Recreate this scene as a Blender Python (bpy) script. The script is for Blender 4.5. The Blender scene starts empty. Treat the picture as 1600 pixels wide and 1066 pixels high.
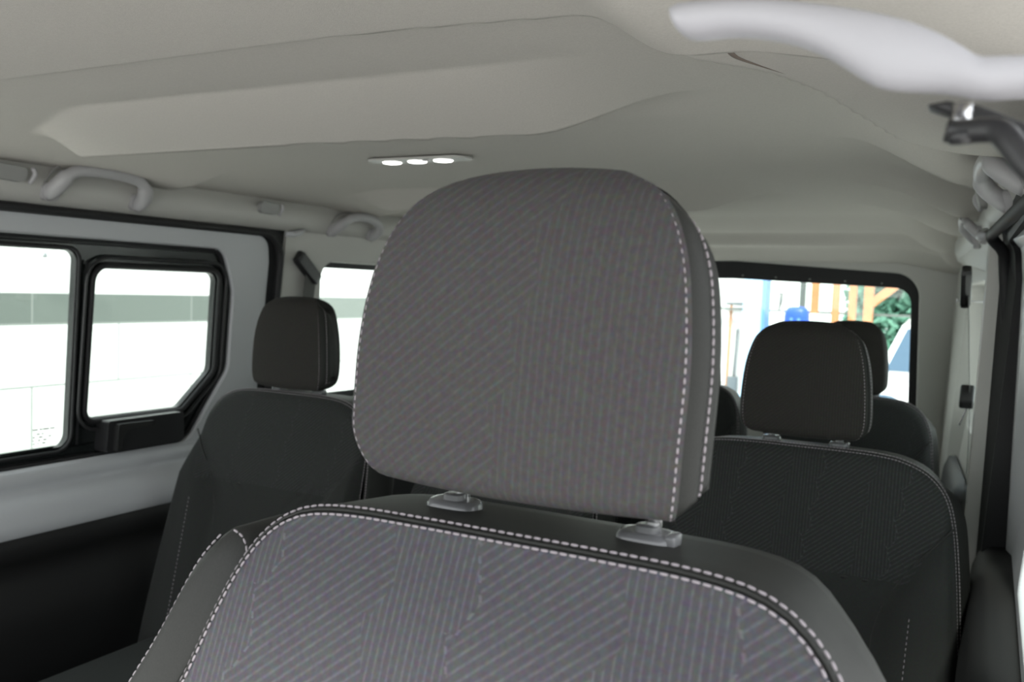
import bpy, bmesh, math, random
from mathutils import Vector, Matrix
from mathutils.geometry import tessellate_polygon
random.seed(7)
sc = bpy.context.scene
COL = sc.collection
PI = math.pi
H = 1.65                       # height of the photographer's eye above the ground; meshes are laid out relative to it

# ------------------------------------------------------------------ camera
cam_d = bpy.data.cameras.new('camera'); cam = bpy.data.objects.new('camera', cam_d); COL.objects.link(cam)
V1 = (1550., 479.); V2 = (-1800., 360.); CX, CY = 800., 533.
FPX = math.sqrt(-((V1[0]-CX)*(V2[0]-CX) + (V1[1]-CY)*(V2[1]-CY)))
dy = Vector((V1[0]-CX, CY-V1[1], -FPX)).normalized()
dx = -Vector((V2[0]-CX, CY-V2[1], -FPX)).normalized()
dz = dx.cross(dy)
ROT = Matrix((dx, dy, dz))
cam.matrix_world = Matrix.Translation((0, 0, H)) @ ROT.to_4x4()
cam_d.sensor_width = 36.0; cam_d.lens = FPX/1600*36; cam_d.clip_start = 0.01; cam_d.clip_end = 200
cam_d.dof.use_dof = True; cam_d.dof.focus_distance = 0.80; cam_d.dof.aperture_fstop = 10.0
sc.camera = cam

# ------------------------------------------------------------------ world, lights, exposure
w = bpy.data.worlds.new('World'); sc.world = w; w.use_nodes = True
wn = w.node_tree.nodes; wl = w.node_tree.links
bg = wn['Background']
tc = wn.new('ShaderNodeTexCoord'); sx = wn.new('ShaderNodeSeparateXYZ'); rp = wn.new('ShaderNodeValToRGB')
wl.new(tc.outputs['Generated'], sx.inputs[0]); wl.new(sx.outputs['Z'], rp.inputs[0]); wl.new(rp.outputs[0], bg.inputs[0])
rp.color_ramp.elements[0].position = 0.0; rp.color_ramp.elements[0].color = (0.72, 0.76, 0.74, 1)
rp.color_ramp.elements[1].position = 0.6; rp.color_ramp.elements[1].color = (0.92, 0.95, 1.0, 1)
bg.inputs[1].default_value = 3.1
sun_d = bpy.data.lights.new('sun', 'SUN'); sun = bpy.data.objects.new('sun', sun_d); COL.objects.link(sun)
sun_d.energy = 6.0; sun_d.angle = math.radians(12); sun.rotation_euler = (math.radians(34), math.radians(14), 0)
sun_d.color = (1, .97, .92)
def portal(name, loc, direction, sx_, sy_):
    d = bpy.data.lights.new(name, 'AREA'); d.shape = 'RECTANGLE'; d.size = sx_; d.size_y = sy_
    d.cycles.is_portal = True
    o = bpy.data.objects.new(name, d); COL.objects.link(o); o.location = (loc[0], loc[1], loc[2]+H)
    o.rotation_euler = Vector(direction).to_track_quat('-Z', 'Y').to_euler()
portal('windshield_daylight', (-.85, -.75, -.15), (0, 1, -.15), 1.8, .95)
portal('left_window_daylight', (-1.9, 1.2, -.17), (1, 0, 0), 1.3, .55)
portal('rear_window_daylight', (-.88, 3.45, -.2), (0, -1, 0), 1.4, .6)
portal('open_door_daylight', (.35, .5, -.25), (-1, 0, 0), 1.7, 1.3)
sc.view_settings.view_transform = 'Standard'; sc.view_settings.look = 'None'
sc.view_settings.gamma = 1.0; sc.view_settings.use_curve_mapping = False
sc.view_settings.exposure = 0.12
sc.cycles.max_bounces = 10; sc.cycles.diffuse_bounces = 6; sc.cycles.transparent_max_bounces = 12
sc.cycles.use_denoising = True

# ------------------------------------------------------------------ materials
def mat(name, col, rough=.6, spec=.5, metal=0, bump=0, bscale=400, cvar=0, cscale=300, coat=0):
    m = bpy.data.materials.new(name); m.use_nodes = True
    n = m.node_tree.nodes; l = m.node_tree.links; b = n['Principled BSDF']
    b.inputs['Base Color'].default_value = (*col, 1); b.inputs['Roughness'].default_value = rough
    b.inputs['Metallic'].default_value = metal; b.inputs['Specular IOR Level'].default_value = spec
    b.inputs['Coat Weight'].default_value = coat
    if bump or cvar:
        t = n.new('ShaderNodeTexCoord')
    if bump:
        nz = n.new('ShaderNodeTexNoise'); nz.inputs['Scale'].default_value = bscale; nz.inputs['Detail'].default_value = 3
        bp = n.new('ShaderNodeBump'); bp.inputs['Strength'].default_value = bump; bp.inputs['Distance'].default_value = .0006
        l.new(t.outputs['Object'], nz.inputs['Vector']); l.new(nz.outputs[0], bp.inputs['Height']); l.new(bp.outputs[0], b.inputs['Normal'])
    if cvar:
        n2 = n.new('ShaderNodeTexNoise'); n2.inputs['Scale'].default_value = cscale; n2.inputs['Detail'].default_value = 2
        l.new(t.outputs['Object'], n2.inputs['Vector'])
        mr = n.new('ShaderNodeMapRange'); mr.inputs[1].default_value = .3; mr.inputs[2].default_value = .7
        mr.inputs[3].default_value = 1-cvar; mr.inputs[4].default_value = 1+cvar
        l.new(n2.outputs[0], mr.inputs[0])
        hs = n.new('ShaderNodeVectorMath'); hs.operation = 'SCALE'; hs.inputs[0].default_value = col
        l.new(mr.outputs[0], hs.inputs['Scale']); l.new(hs.outputs[0], b.inputs['Base Color'])
    return m
def emis(name, col, s):
    m = bpy.data.materials.new(name); m.use_nodes = True; n = m.node_tree.nodes; b = n['Principled BSDF']
    b.inputs['Base Color'].default_value = (*col, 1)
    b.inputs['Emission Color'].default_value = (*col, 1); b.inputs['Emission Strength'].default_value = s
    return m
def glassmat(name, tint, refl=.06):
    m = bpy.data.materials.new(name); m.use_nodes = True; n = m.node_tree.nodes; l = m.node_tree.links
    n.clear(); o = n.new('ShaderNodeOutputMaterial'); mx = n.new('ShaderNodeMixShader')
    t = n.new('ShaderNodeBsdfTransparent'); t.inputs[0].default_value = (*tint, 1)
    g = n.new('ShaderNodeBsdfGlossy'); g.inputs['Roughness'].default_value = .03
    mx.inputs[0].default_value = refl
    l.new(t.outputs[0], mx.inputs[1]); l.new(g.outputs[0], mx.inputs[2]); l.new(mx.outputs[0], o.inputs[0])
    return m
HEADLINER = mat('headliner_felt', (.475, .455, .42), .95, .2, bump=.5, bscale=900, cvar=.05, cscale=500)
TRIM = mat('pale_grey_trim', (.45, .445, .42), .5, .4, bump=.12, bscale=700)
DOORTRIM = mat('door_grey_paint', (.43, .44, .455), .38, .5)
VISOR = mat('visor_vinyl', (.33, .325, .345), .5, .4, bump=.1, bscale=300)
HANDLE = mat('handle_plastic', (.37, .365, .37), .42, .5)
HOOK = mat('hook_plastic', (.27, .27, .26), .45, .5)
RUBBER = mat('black_rubber', (.012, .012, .013), .62, .4)
BLACK = mat('black_plastic', (.016, .016, .017), .42, .5)
GLOSSBLACK = mat('gloss_black', (.010, .012, .012), .22, .5)
DARKTRIM = mat('charcoal_trim', (.009, .009, .009), .6, .4, bump=.3, bscale=500)
FLOOR = mat('floor_mat', (.02, .02, .02), .9, .2, bump=.6, bscale=300)
GUSSET = mat('smooth_charcoal_upholstery', (.018, .0185, .017), .55, .18, bump=.25, bscale=900, cvar=.1, cscale=900)
THREAD = mat('pale_thread', (.25, .225, .24), .75, .3)
CHROME = mat('polished_steel', (.6, .6, .6), .18, .5, metal=1)
GUIDE = mat('satin_guide_plastic', (.13, .13, .135), .26, .6)
BELT = mat('belt_webbing', (.075, .075, .07), .6, .3, bump=.4, bscale=600)
GLASS = glassmat('green_tinted_glass', (.93, .975, .95))
LAMPON = emis('lit_lamp_lens', (1, .97, .95), 4.0)
TILE = mat('white_wall_tile', (.80, .81, .78), .4, .4)
TILEGREY = mat('grey_stripe_tile', (.125, .14, .13), .5, .3, cvar=.12, cscale=6)
ALBWHITE = mat('white_render', (.80, .80, .78), .8)
CONCRETE = mat('pale_concrete', (.55, .54, .52), .9, cvar=.06, cscale=3)
WOOD = mat('orange_timber', (.52, .22, .09), .7, cvar=.1, cscale=8)
BLUEPAINT = mat('pale_blue_paint', (.42, .62, .85), .5)
BLUEEDGE = mat('mid_blue_paint', (.12, .28, .62), .5)
BLUEPLASTIC = mat('bright_blue_plastic', (.02, .09, .62), .4)
GREYPOST = mat('grey_green_post', (.14, .16, .15), .6)
LEAF = mat('leaf_green', (.17, .36, .27), .7, cvar=.5, cscale=3)
LEAFB = mat('leaf_yellow_green', (.33, .48, .15), .7, cvar=.3, cscale=3)
BARK = mat('bark', (.10, .07, .05), .9)
CARPAINT = mat('white_car_paint', (.8, .8, .8), .25, coat=.5)
CARGLASS = mat('car_window_glass', (.05, .10, .16), .08, .6)
STEELTOOL = mat('dull_steel', (.22, .24, .25), .5, metal=.5)

def fabric(name, base, line, zmask=None, off=0.0, dens=1.0, period=.138, vfrac=.40):
    """ribbed upholstery cloth: columns of upright ribs and of slanting ribs with ragged borders (UV in metres)"""
    m = bpy.data.materials.new(name); m.use_nodes = True
    n = m.node_tree.nodes; l = m.node_tree.links; b = n['Principled BSDF']
    b.inputs['Roughness'].default_value = .9; b.inputs['Specular IOR Level'].default_value = .12
    b.inputs['Sheen Weight'].default_value = .03; b.inputs['Sheen Roughness'].default_value = .5
    uv = n.new('ShaderNodeUVMap'); s = n.new('ShaderNodeSeparateXYZ'); l.new(uv.outputs[0], s.inputs[0])
    U, V = s.outputs[0], s.outputs[1]
    def mth(op, a, bb=None, c=None, clamp=False):
        q = n.new('ShaderNodeMath'); q.operation = op; q.use_clamp = clamp
        for i, v in enumerate((a, bb, c)):
            if v is None: continue
            if isinstance(v, (int, float)): q.inputs[i].default_value = v
            else: l.new(v, q.inputs[i])
        return q.outputs[0]
    S = .0046*dens
    # ragged column phase
    saw = mth('FRACT', mth('MULTIPLY', V, 1/.048))
    zig = mth('MULTIPLY', mth('ABSOLUTE', mth('SUBTRACT', saw, .35)), .022)
    ph = mth('FRACT', mth('MULTIPLY', mth('ADD', mth('ADD', mth('ADD', U, mth('MULTIPLY', V, -.16)), zig), off + 5*period), 1/period))
    inV = mth('LESS_THAN', ph, vfrac)
    def ridge(x, wdt):       # thin raised line, x in line units
        fr = mth('ABSOLUTE', mth('SUBTRACT', mth('FRACT', x), .5))
        mr = n.new('ShaderNodeMapRange'); mr.interpolation_type = 'SMOOTHSTEP'
        mr.inputs[1].default_value = .5-wdt*1.25; mr.inputs[2].default_value = .5-wdt*.15; l.new(fr, mr.inputs[0]); return mr.outputs[0]
    lv = ridge(mth('MULTIPLY', mth('ADD', U, 3), 1/S), .22)
    dg = mth('ADD', mth('MULTIPLY', U, -.62), mth('MULTIPLY', V, .78))
    ld = ridge(mth('MULTIPLY', mth('ADD', dg, 3), 1/(S*1.15)), .22)
    mixl = n.new('ShaderNodeMix'); l.new(inV, mixl.inputs[0]); l.new(ld, mixl.inputs[2]); l.new(lv, mixl.inputs[3])
    L = mixl.outputs[0]
    # broken stitches and border marks
    br = n.new('ShaderNodeTexNoise'); br.inputs['Scale'].default_value = 160; l.new(uv.outputs[0], br.inputs['Vector'])
    L = mth('MULTIPLY', L, mth('MULTIPLY_ADD', br.outputs[0], 1.3, -.05, clamp=True))
    edge = mth('MULTIPLY', mth('LESS_THAN', mth('ABSOLUTE', mth('SUBTRACT', ph, vfrac)), .001/period), mth('GREATER_THAN', mth('FRACT', mth('MULTIPLY', V, 1/.009)), .6))
    L = mth('MAXIMUM', L, mth('MULTIPLY', edge, 1.0))
    if zmask is not None:    # ribs only above a certain height; plain cloth below, and a soft bolster split
        L = mth('MULTIPLY', L, mth('GREATER_THAN', V, zmask))
        L = mth('MULTIPLY', L, mth('LESS_THAN', mth('ADD', mth('ABSOLUTE', U), mth('MULTIPLY', mth('MAXIMUM', mth('MULTIPLY', mth('ADD', V, .10), -1), 0), .55)), .245))
    sp = n.new('ShaderNodeTexNoise'); sp.inputs['Scale'].default_value = 1100; sp.inputs['Detail'].default_value = 2; l.new(uv.outputs[0], sp.inputs['Vector'])
    sp2 = n.new('ShaderNodeTexNoise'); sp2.inputs['Scale'].default_value = 330; l.new(uv.outputs[0], sp2.inputs['Vector'])
    mc = n.new('ShaderNodeMix'); mc.data_type = 'RGBA'; l.new(L, mc.inputs[0])
    mc.inputs[6].default_value = (*base, 1); mc.inputs[7].default_value = (*line, 1)
    ov = n.new('ShaderNodeMix'); ov.data_type = 'RGBA'; ov.blend_type = 'OVERLAY'; ov.inputs[0].default_value = .35
    l.new(mc.outputs[2], ov.inputs[6]); l.new(sp2.outputs['Color'], ov.inputs[7])
    l.new(ov.outputs[2], b.inputs['Base Color'])
    hh = mth('ADD', mth('MULTIPLY', L, .6), mth('MULTIPLY', sp.outputs[0], .7))
    bp = n.new('ShaderNodeBump'); bp.inputs['Strength'].default_value = .55; bp.inputs['Distance'].default_value = .0008
    l.new(hh, bp.inputs['Height']); l.new(bp.outputs[0], b.inputs['Normal'])
    return m
FAB_FRONT = fabric('ribbed_seat_cloth', (.049, .048, .053), (.077, .076, .084), None, .055)
FAB_HEAD = fabric('ribbed_headrest_cloth', (.047, .0445, .0445), (.059, .057, .060), None, 0.0, 1.0, .5, .4)
FAB_REAR_SHADED = fabric('ribbed_rear_seat_cloth_shaded', (.019, .020, .019), (.037, .039, .039), -.20, .0, 1.15)  # same cloth as the front seat; dimness of the rear rows put into the colour
FAB_REARH_SHADED = fabric('ribbed_rear_headrest_cloth_shaded', (.022, .0205, .0185), (.029, .028, .026), None, 0.0, 1.0, .5, .4)  # headrest cloth darkened likewise, rear shade in its base colour

# ------------------------------------------------------------------ helpers
def obj(name, bm, m, parent=None, smooth=True, label=None, bevel=0, angle=None):
    me = bpy.data.meshes.new(name)
    bmesh.ops.recalc_face_normals(bm, faces=bm.faces)
    bm.to_mesh(me); bm.free()
    for p in me.polygons: p.use_smooth = smooth
    for mm in (m if isinstance(m, (list, tuple)) else [m]): me.materials.append(mm)
    o = bpy.data.objects.new(name, me); COL.objects.link(o)
    if parent: o.parent = parent
    if label: o['label'] = label
    if bevel:
        b = o.modifiers.new('bevel', 'BEVEL'); b.width = bevel; b.segments = 3; b.limit_method = 'ANGLE'; b.angle_limit = math.radians(40)
    if angle is not None:
        me.set_sharp_from_angle(angle=math.radians(angle))
    return o
def thing(name, label, cat, group=None):
    o = bpy.data.objects.new(name, None); COL.objects.link(o); o.empty_display_size = .1
    o['label'] = label; o['category'] = cat
    if group: o['group'] = group
    return o
def tag(o, label, cat, group=None):
    o['label'] = label; o['category'] = cat
    if group: o['group'] = group
    return o
def structure(o, label=None, cat=None):
    o['kind'] = 'structure'
    if label: o['label'] = label
    if cat: o['category'] = cat
    return o

def rpoly(pts, seg=6):
    """polygon with rounded corners; pts = (a, b, radius)"""
    out = []; n = len(pts)
    for i in range(n):
        p = Vector(pts[i][:2]); r = pts[i][2] if len(pts[i]) > 2 else 0
        if r <= 0: out.append(p); continue
        d1 = (Vector(pts[i-1][:2]) - p); d2 = (Vector(pts[(i+1) % n][:2]) - p)
        l1, l2 = d1.length, d2.length; d1.normalize(); d2.normalize()
        ang = math.acos(max(-1, min(1, d1.dot(d2)))); t = min(r/math.tan(ang/2), l1*.49, l2*.49)
        r = t*math.tan(ang/2); c = p + (d1+d2).normalized()*(r/math.sin(ang/2))
        a = p + d1*t; b = p + d2*t
        va = a-c; vb = b-c; tot = va.angle_signed(vb) if va.length > 1e-9 else 0
        for k in range(seg+1):
            f = k/seg; aa = -tot*f
            out.append(c + Vector((va.x*math.cos(aa)-va.y*math.sin(aa), va.x*math.sin(aa)+va.y*math.cos(aa))))
    return out
def plate(bm, outer, holes, fn, t, d0=0.0):
    """flat sheet with holes, thickness t; fn(a, b, depth) -> point"""
    loops = [outer] + list(holes)
    tris = tessellate_polygon([[Vector((p[0], p[1], 0)) for p in lp] for lp in loops])
    flat = [p for lp in loops for p in lp]
    A = [bm.verts.new(fn(p[0], p[1], d0)) for p in flat]; B = [bm.verts.new(fn(p[0], p[1], d0+t)) for p in flat]
    for tr in tris:
        try: bm.faces.new([A[i] for i in tr]); bm.faces.new([B[i] for i in reversed(tr)])
        except ValueError: pass
    k = 0
    for lp in loops:
        n = len(lp)
        for i in range(n):
            j = (i+1) % n
            bm.faces.new((A[k+i], A[k+j], B[k+j], B[k+i]))
        k += n
def catmull(pts, n, closed=False):
    pts = [Vector(p) for p in pts]; m = len(pts); res = []
    segs = m if closed else m-1
    dense = []
    for i in range(segs):
        if closed: p0, p1, p2, p3 = pts[i-1], pts[i], pts[(i+1) % m], pts[(i+2) % m]
        else: p0, p1, p2, p3 = pts[max(i-1, 0)], pts[i], pts[i+1], pts[min(i+2, m-1)]
        for k in range(16):
            t = k/16
            dense.append(.5*((2*p1) + (-p0+p2)*t + (2*p0-5*p1+4*p2-p3)*t*t + (-p0+3*p1-3*p2+p3)*t*t*t))
    dense.append(pts[0] if closed else pts[-1])
    L = [0]
    for a, b in zip(dense, dense[1:]): L.append(L[-1]+(b-a).length)
    tot = L[-1]; j = 0
    cnt = n if closed else n-1
    for k in range(n):
        s = tot*k/cnt
        while j < len(L)-2 and L[j+1] < s: j += 1
        f = (s-L[j])/max(1e-9, L[j+1]-L[j]); res.append(dense[j].lerp(dense[j+1], f))
    return res
def tube(bm, pts, r, seg=10, closed=False, sec=None, up=Vector((0, 0, 1))):
    """sweep a round (or given 2-D) section along points; r number or list"""
    n = len(pts); rings = []
    for i, p in enumerate(pts):
        p = Vector(p)
        a = Vector(pts[i-1]) if (i > 0 or closed) else p
        b = Vector(pts[(i+1) % n]) if (i < n-1 or closed) else p
        t = (b-a).normalized()
        s = t.cross(up)
        if s.length < 1e-3: s = t.cross(Vector((0, 1, 0)))
        s.normalize(); q = s.cross(t).normalized()
        rr = r[i] if isinstance(r, (list, tuple)) else r
        if sec: rings.append([bm.verts.new(p + s*x*rr + q*y*rr) for x, y in sec])
        else: rings.append([bm.verts.new(p + (s*math.cos(2*PI*k/seg) + q*math.sin(2*PI*k/seg))*rr) for k in range(seg)])
    m = len(rings[0])
    for i in range(n if closed else n-1):
        A, B = rings[i], rings[(i+1) % n]
        for k in range(m): bm.faces.new((A[k], A[(k+1) % m], B[(k+1) % m], B[k]))
    if not closed:
        bm.faces.new(rings[0]); bm.faces.new(list(reversed(rings[-1])))
def box(bm, c, s, rot=None):
    vs = []
    for x in (-.5, .5):
        for y in (-.5, .5):
            for z in (-.5, .5):
                v = Vector((x*s[0], y*s[1], z*s[2]))
                if rot is not None: v = rot @ v
                vs.append(bm.verts.new(v + Vector(c)))
    for f in ((0, 1, 3, 2), (4, 6, 7, 5), (0, 4, 5, 1), (2, 3, 7, 6), (0, 2, 6, 4), (1, 5, 7, 3)): bm.faces.new([vs[i] for i in f])
def capsule_dash(bm, a, b, r, seg=6):
    d = (b-a); L = d.length
    if L < 1e-6: return
    d.normalize()
    tube(bm, [a, a+d*L*.15, a+d*L*.5, b-d*L*.15, b], [r*.35, r*.85, r, r*.85, r*.35], seg)
def stitches(bm, line, dash, gap, r, closed=False, side=None):
    """broken thread along a 3-D line"""
    pts = list(line) + ([line[0]] if closed else [])
    L = [0]
    for a, b in zip(pts, pts[1:]): L.append(L[-1]+(b-a).length)
    def at(s):
        lo = 0
        for j in range(len(L)-1):
            if L[j+1] >= s: lo = j; break
        f = (s-L[lo])/max(1e-9, L[lo+1]-L[lo]); return pts[lo].lerp(pts[lo+1], f)
    s = 0
    while s+dash < L[-1]:
        a, b = at(s), at(s+dash)
        capsule_dash(bm, a, b, r); s += dash+gap

# ------------------------------------------------------------------ seats
def mirror_outline(half):
    r = [(u, v) for u, v in half]
    l = [(-u, v) for u, v in reversed(half) if u > 1e-6]
    return r + l
def seat_back(root, cx, zt, Y, k, half, vbot, fab, depth, front_h, thread_r, dash, wscale=1.0, skew=0.0, stitch_from=-.5, thread=True, lowline=None, offs=None):
    """backrest: front panel, side gusset, stitched seam.  local (u, v) -> world"""
    def F(u, v, d): return Vector((cx+u*wscale + skew*v, Y+k*v+d, zt+v))
    half = half + [(half[-1][0], vbot)]
    r = catmull([(0, 0, 0)] + [(u, v, 0) for u, v in half], 70)
    ol = [(p.x, p.y) for p in r] + [(-p.x, p.y) for p in reversed(r[1:])]
    n = len(ol)
    # outward normals
    nr = []
    for i in range(n):
        a, b = ol[i-1], ol[(i+1) % n]; t = Vector((b[0]-a[0], b[1]-a[1])); t.normalize(); nr.append(Vector((-t.y, t.x)))
        if i == 0: nr[-1] = Vector((0, 1))
    nr[0] = Vector((0, 1))
    nr = [(-q if (q.x*ol[i][0] + q.y*(ol[i][1]-vbot/2)) < 0 else q) for i, q in enumerate(nr)]
    c = (0, vbot*.5)
    bm = bmesh.new(); uvl = bm.loops.layers.uv.new('UVMap')
    S = [1, .985, .96, .93, .88, .8, .7, .6, .5, .4, .3, .2, .1]
    rings = []; uvs = {}
    for s in S:
        ring = []
        for u, v in ol:
            uu, vv = c[0]+(u-c[0])*s, c[1]+(v-c[1])*s
            ring.append(bm.verts.new(F(uu, vv, -front_h(uu, vv, s)))); uvs[ring[-1]] = (uu*wscale, vv)
        rings.append(ring)
    cv = bm.verts.new(F(c[0], c[1], -front_h(c[0], c[1], 0))); uvs[cv] = c
    for A, B in zip(rings, rings[1:]):
        for i in range(n): bm.faces.new((A[i], A[(i+1) % n], B[(i+1) % n], B[i]))
    for i in range(n): bm.faces.new((rings[-1][i], rings[-1][(i+1) % n], cv))
    for f in bm.faces:
        for lp in f.loops: lp[uvl].uv = uvs[lp.vert]
    front = obj('front_panel', bm, fab, root)
    # gusset
    bm = bmesh.new()
    D = depth
    prof = offs or [(0, 0.0005), (.0010, .003), (.003, .0035), (.0045, .005), (.007, .012), (.013, D*.28), (.018, D*.5), (.014, D*.75), (.004, D*.92), (-.012, D), (-.05, D*1.02)]
    rings = []
    for off, d in prof:
        ring = []
        for i in range(n):
            q = max(0, min(1, (nr[i].y-.15)/.5)); q = q*q*(3-2*q)
            top = min(off, .002) - .09*max(0, d-.012)
            o2 = off*(1-q)+top*q
            ring.append(bm.verts.new(F(ol[i][0]+nr[i].x*o2, ol[i][1]+nr[i].y*o2, d)))
        rings.append(ring)
    for s in (.6, .3):
        rings.append([bm.verts.new(F(ol[i][0]*s, c[1]+(ol[i][1]-c[1])*s, D*1.03)) for i in range(n)])
    for A, B in zip(rings, rings[1:]):
        for i in range(n): bm.faces.new((A[i], A[(i+1) % n], B[(i+1) % n], B[i]))
    bm.faces.new(rings[-1])
    obj('side_gusset', bm, GUSSET, root, label='smooth charcoal gusset')
    # piping and thread
    a = [F(ol[i][0]+nr[i].x*.0022, ol[i][1]+nr[i].y*.0022, .0010) for i in range(n) if ol[i][1] > stitch_from]
    idx = [i for i in range(n) if ol[i][1] > stitch_from]
    st = [i for i in idx if i >= n//2+1] + [i for i in idx if i < n//2+1]       # left side, over the top, right side
    ln1 = [F(ol[i][0]-nr[i].x*.0006, ol[i][1]-nr[i].y*.0006, -.0010-front_h(ol[i][0], ol[i][1], 1)) for i in st]
    ln2 = [F(ol[i][0]+nr[i].x*.0036, ol[i][1]+nr[i].y*.0036, .0026) for i in st]
    mid = [F(ol[i][0]+nr[i].x*.0016, ol[i][1]+nr[i].y*.0016, .0008) for i in st]
    bm = bmesh.new(); tube(bm, mid, .0011, 6); obj('piping', bm, GUSSET, root)
    if thread:
        for ln in (ln1, ln2):
            bm = bmesh.new(); stitches(bm, ln, dash, dash*.28, thread_r)
            obj('stitching', bm, THREAD, root, label='pale seam stitching')
    return F
def headrest(root, cx, z0, Y, hwt, prof, fab, thread_r, dash, posts=None, post_z=None, lean=0.0, band=.016, tp=.16, lround=0.0):
    """cushion: profile loop (y, z) swept sideways between two stitched side panels; narrower towards the back"""
    loop = catmull([(0, y, z) for y, z in prof], 84, closed=True)
    n = len(loop)
    hwz = catmull([(z, wv, 0) for z, wv in hwt], 80)
    D = max(p.y for p in loop)
    def hws(z, y, sg=1):
        k = 1-tp*max(0, min(1.1, y/D))
        if sg < 0: k -= lround*(1-max(0, min(1, (z+.004)/.034)))**2
        for a, b in zip(hwz, hwz[1:]):
            if a.x <= z <= b.x: return k*(a.y+(b.y-a.y)*(z-a.x)/max(1e-9, b.x-a.x))
        return k*(hwz[0].y if z < hwz[0].x else hwz[-1].y)
    nr = []
    for i in range(n):
        t = loop[(i+1) % n]-loop[i-1]; q = Vector((-t.z, t.y)).normalized(); nr.append(q)
    cyv = sum(p.y for p in loop)/n; czv = sum(p.z for p in loop)/n
    if sum(nr[i].x*(loop[i].y-cyv)+nr[i].y*(loop[i].z-czv) for i in range(n)) < 0: nr = [-q for q in nr]
    def W(x, y, z): return Vector((cx + x + lean*z, Y + y, z0+z))
    bm = bmesh.new(); uvl = bm.loops.layers.uv.new('UVMap'); uvs = {}
    SX = [-1, -.99, -.97, -.93, -.85, -.7, -.5, -.25, 0, .25, .5, .7, .85, .93, .97, .99, 1]
    rings = []
    for s in SX:
        ring = []
        for i, p in enumerate(loop):
            dome = .007*(1-s*s) - (.0016 if abs(s) > .995 else (.0006 if abs(s) > .98 else 0))
            h = hws(p.z, p.y, s)
            ring.append(bm.verts.new(W(s*h, p.y+nr[i].x*dome, p.z+nr[i].y*dome*.4)))
            uvs[ring[-1]] = (s*h, p.z)
        rings.append(ring)
    for A, B in zip(rings, rings[1:]):
        for i in range(n): bm.faces.new((A[i], A[(i+1) % n], B[(i+1) % n], B[i]))
    for f in bm.faces:
        for lp in f.loops: lp[uvl].uv = uvs[lp.vert]
    hr = obj('headrest', bm, fab, root)
    def inset(i, e): return loop[i].y-nr[i].x*e, loop[i].z-nr[i].y*e
    for sg in (-1, 1):
        bm = bmesh.new(); rings = []
        for e, bx in ((.0016, -.0006), (.0024, .0008), (.005, .003), (.009, .0052), (band-.003, .0064), (band-.0008, .0056), (band+.0008, .0056), (band+.003, .0066), (.024, .0072), (.029, .0074)):
            rings.append([bm.verts.new(W(sg*(hws(loop[i].z, loop[i].y, sg)+bx), *inset(i, e))) for i in range(n)])
        for A, B in zip(rings, rings[1:]):
            for i in range(n): bm.faces.new((A[i], A[(i+1) % n], B[(i+1) % n], B[i]))
        bm.faces.new(rings[-1])
        obj('side_panel', bm, GUSSET, hr, label='smooth side panel of the headrest')
        if dash:
            half = [i for i in range(n) if loop[i].y < D*.62]
            # keep the front run contiguous
            k0 = next((k for k in range(len(half)) if half[k]-half[k-1] != 1 and half[k] != 0), 0)
            run = half[k0:]+half[:k0]
            for e, bx, off in ((.0004, -.0024, 0), (band, .0066, 0)):
                th = bmesh.new(); stitches(th, [W(sg*(hws(loop[i].z, loop[i].y, sg)+bx), *inset(i, e)) for i in run], dash, dash*.3, thread_r)
                obj('stitching', th, THREAD, hr, label='pale stitching along the side seam')
    if posts:
        for px, py in posts:
            bm = bmesh.new(); tube(bm, [(px, py, post_z-.03), (px, py, z0+.03)], .0048, 12); obj('headrest_post', bm, CHROME, hr)
    return hr
def guide(root, x, y, z, sc_=1.0, button=False, rz=0.0):
    """the plastic collar a headrest post slides through"""
    bm = bmesh.new()
    def el(a, b, zz, k=24):
        return [bm.verts.new((x + (a*math.copysign(abs(math.cos(2*PI*i/k))**.6, math.cos(2*PI*i/k)))*sc_*math.cos(rz) - b*math.copysign(abs(math.sin(2*PI*i/k))**.7, math.sin(2*PI*i/k))*sc_*math.sin(rz),
                              y + (a*math.copysign(abs(math.cos(2*PI*i/k))**.6, math.cos(2*PI*i/k)))*sc_*math.sin(rz) + b*math.copysign(abs(math.sin(2*PI*i/k))**.7, math.sin(2*PI*i/k))*sc_*math.cos(rz), z+zz*sc_)) for i in range(k)]
    R = [el(.0160, .0120, -.012), el(.0165, .0125, 0), el(.0160, .012, .0035), el(.0145, .0105, .0058), el(.012, .008, .0062), el(.0065, .006, .0060), el(.0062, .0058, .009), el(.005, .005, .0095)]
    for A, B in zip(R, R[1:]):
        for i in range(24): bm.faces.new((A[i], A[(i+1) % 24], B[(i+1) % 24], B[i]))
    bm.faces.new(R[-1]); bm.faces.new(list(reversed(R[0])))
    g = obj('headrest_guide', bm, GUIDE, root, angle=50)
    if button:
        bm = bmesh.new(); box(bm, (x+.0145*sc_, y-.002, z+.002*sc_), (.006*sc_, .014*sc_, .010*sc_)); obj('release_button', bm, GUIDE, g, bevel=.0015)

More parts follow.
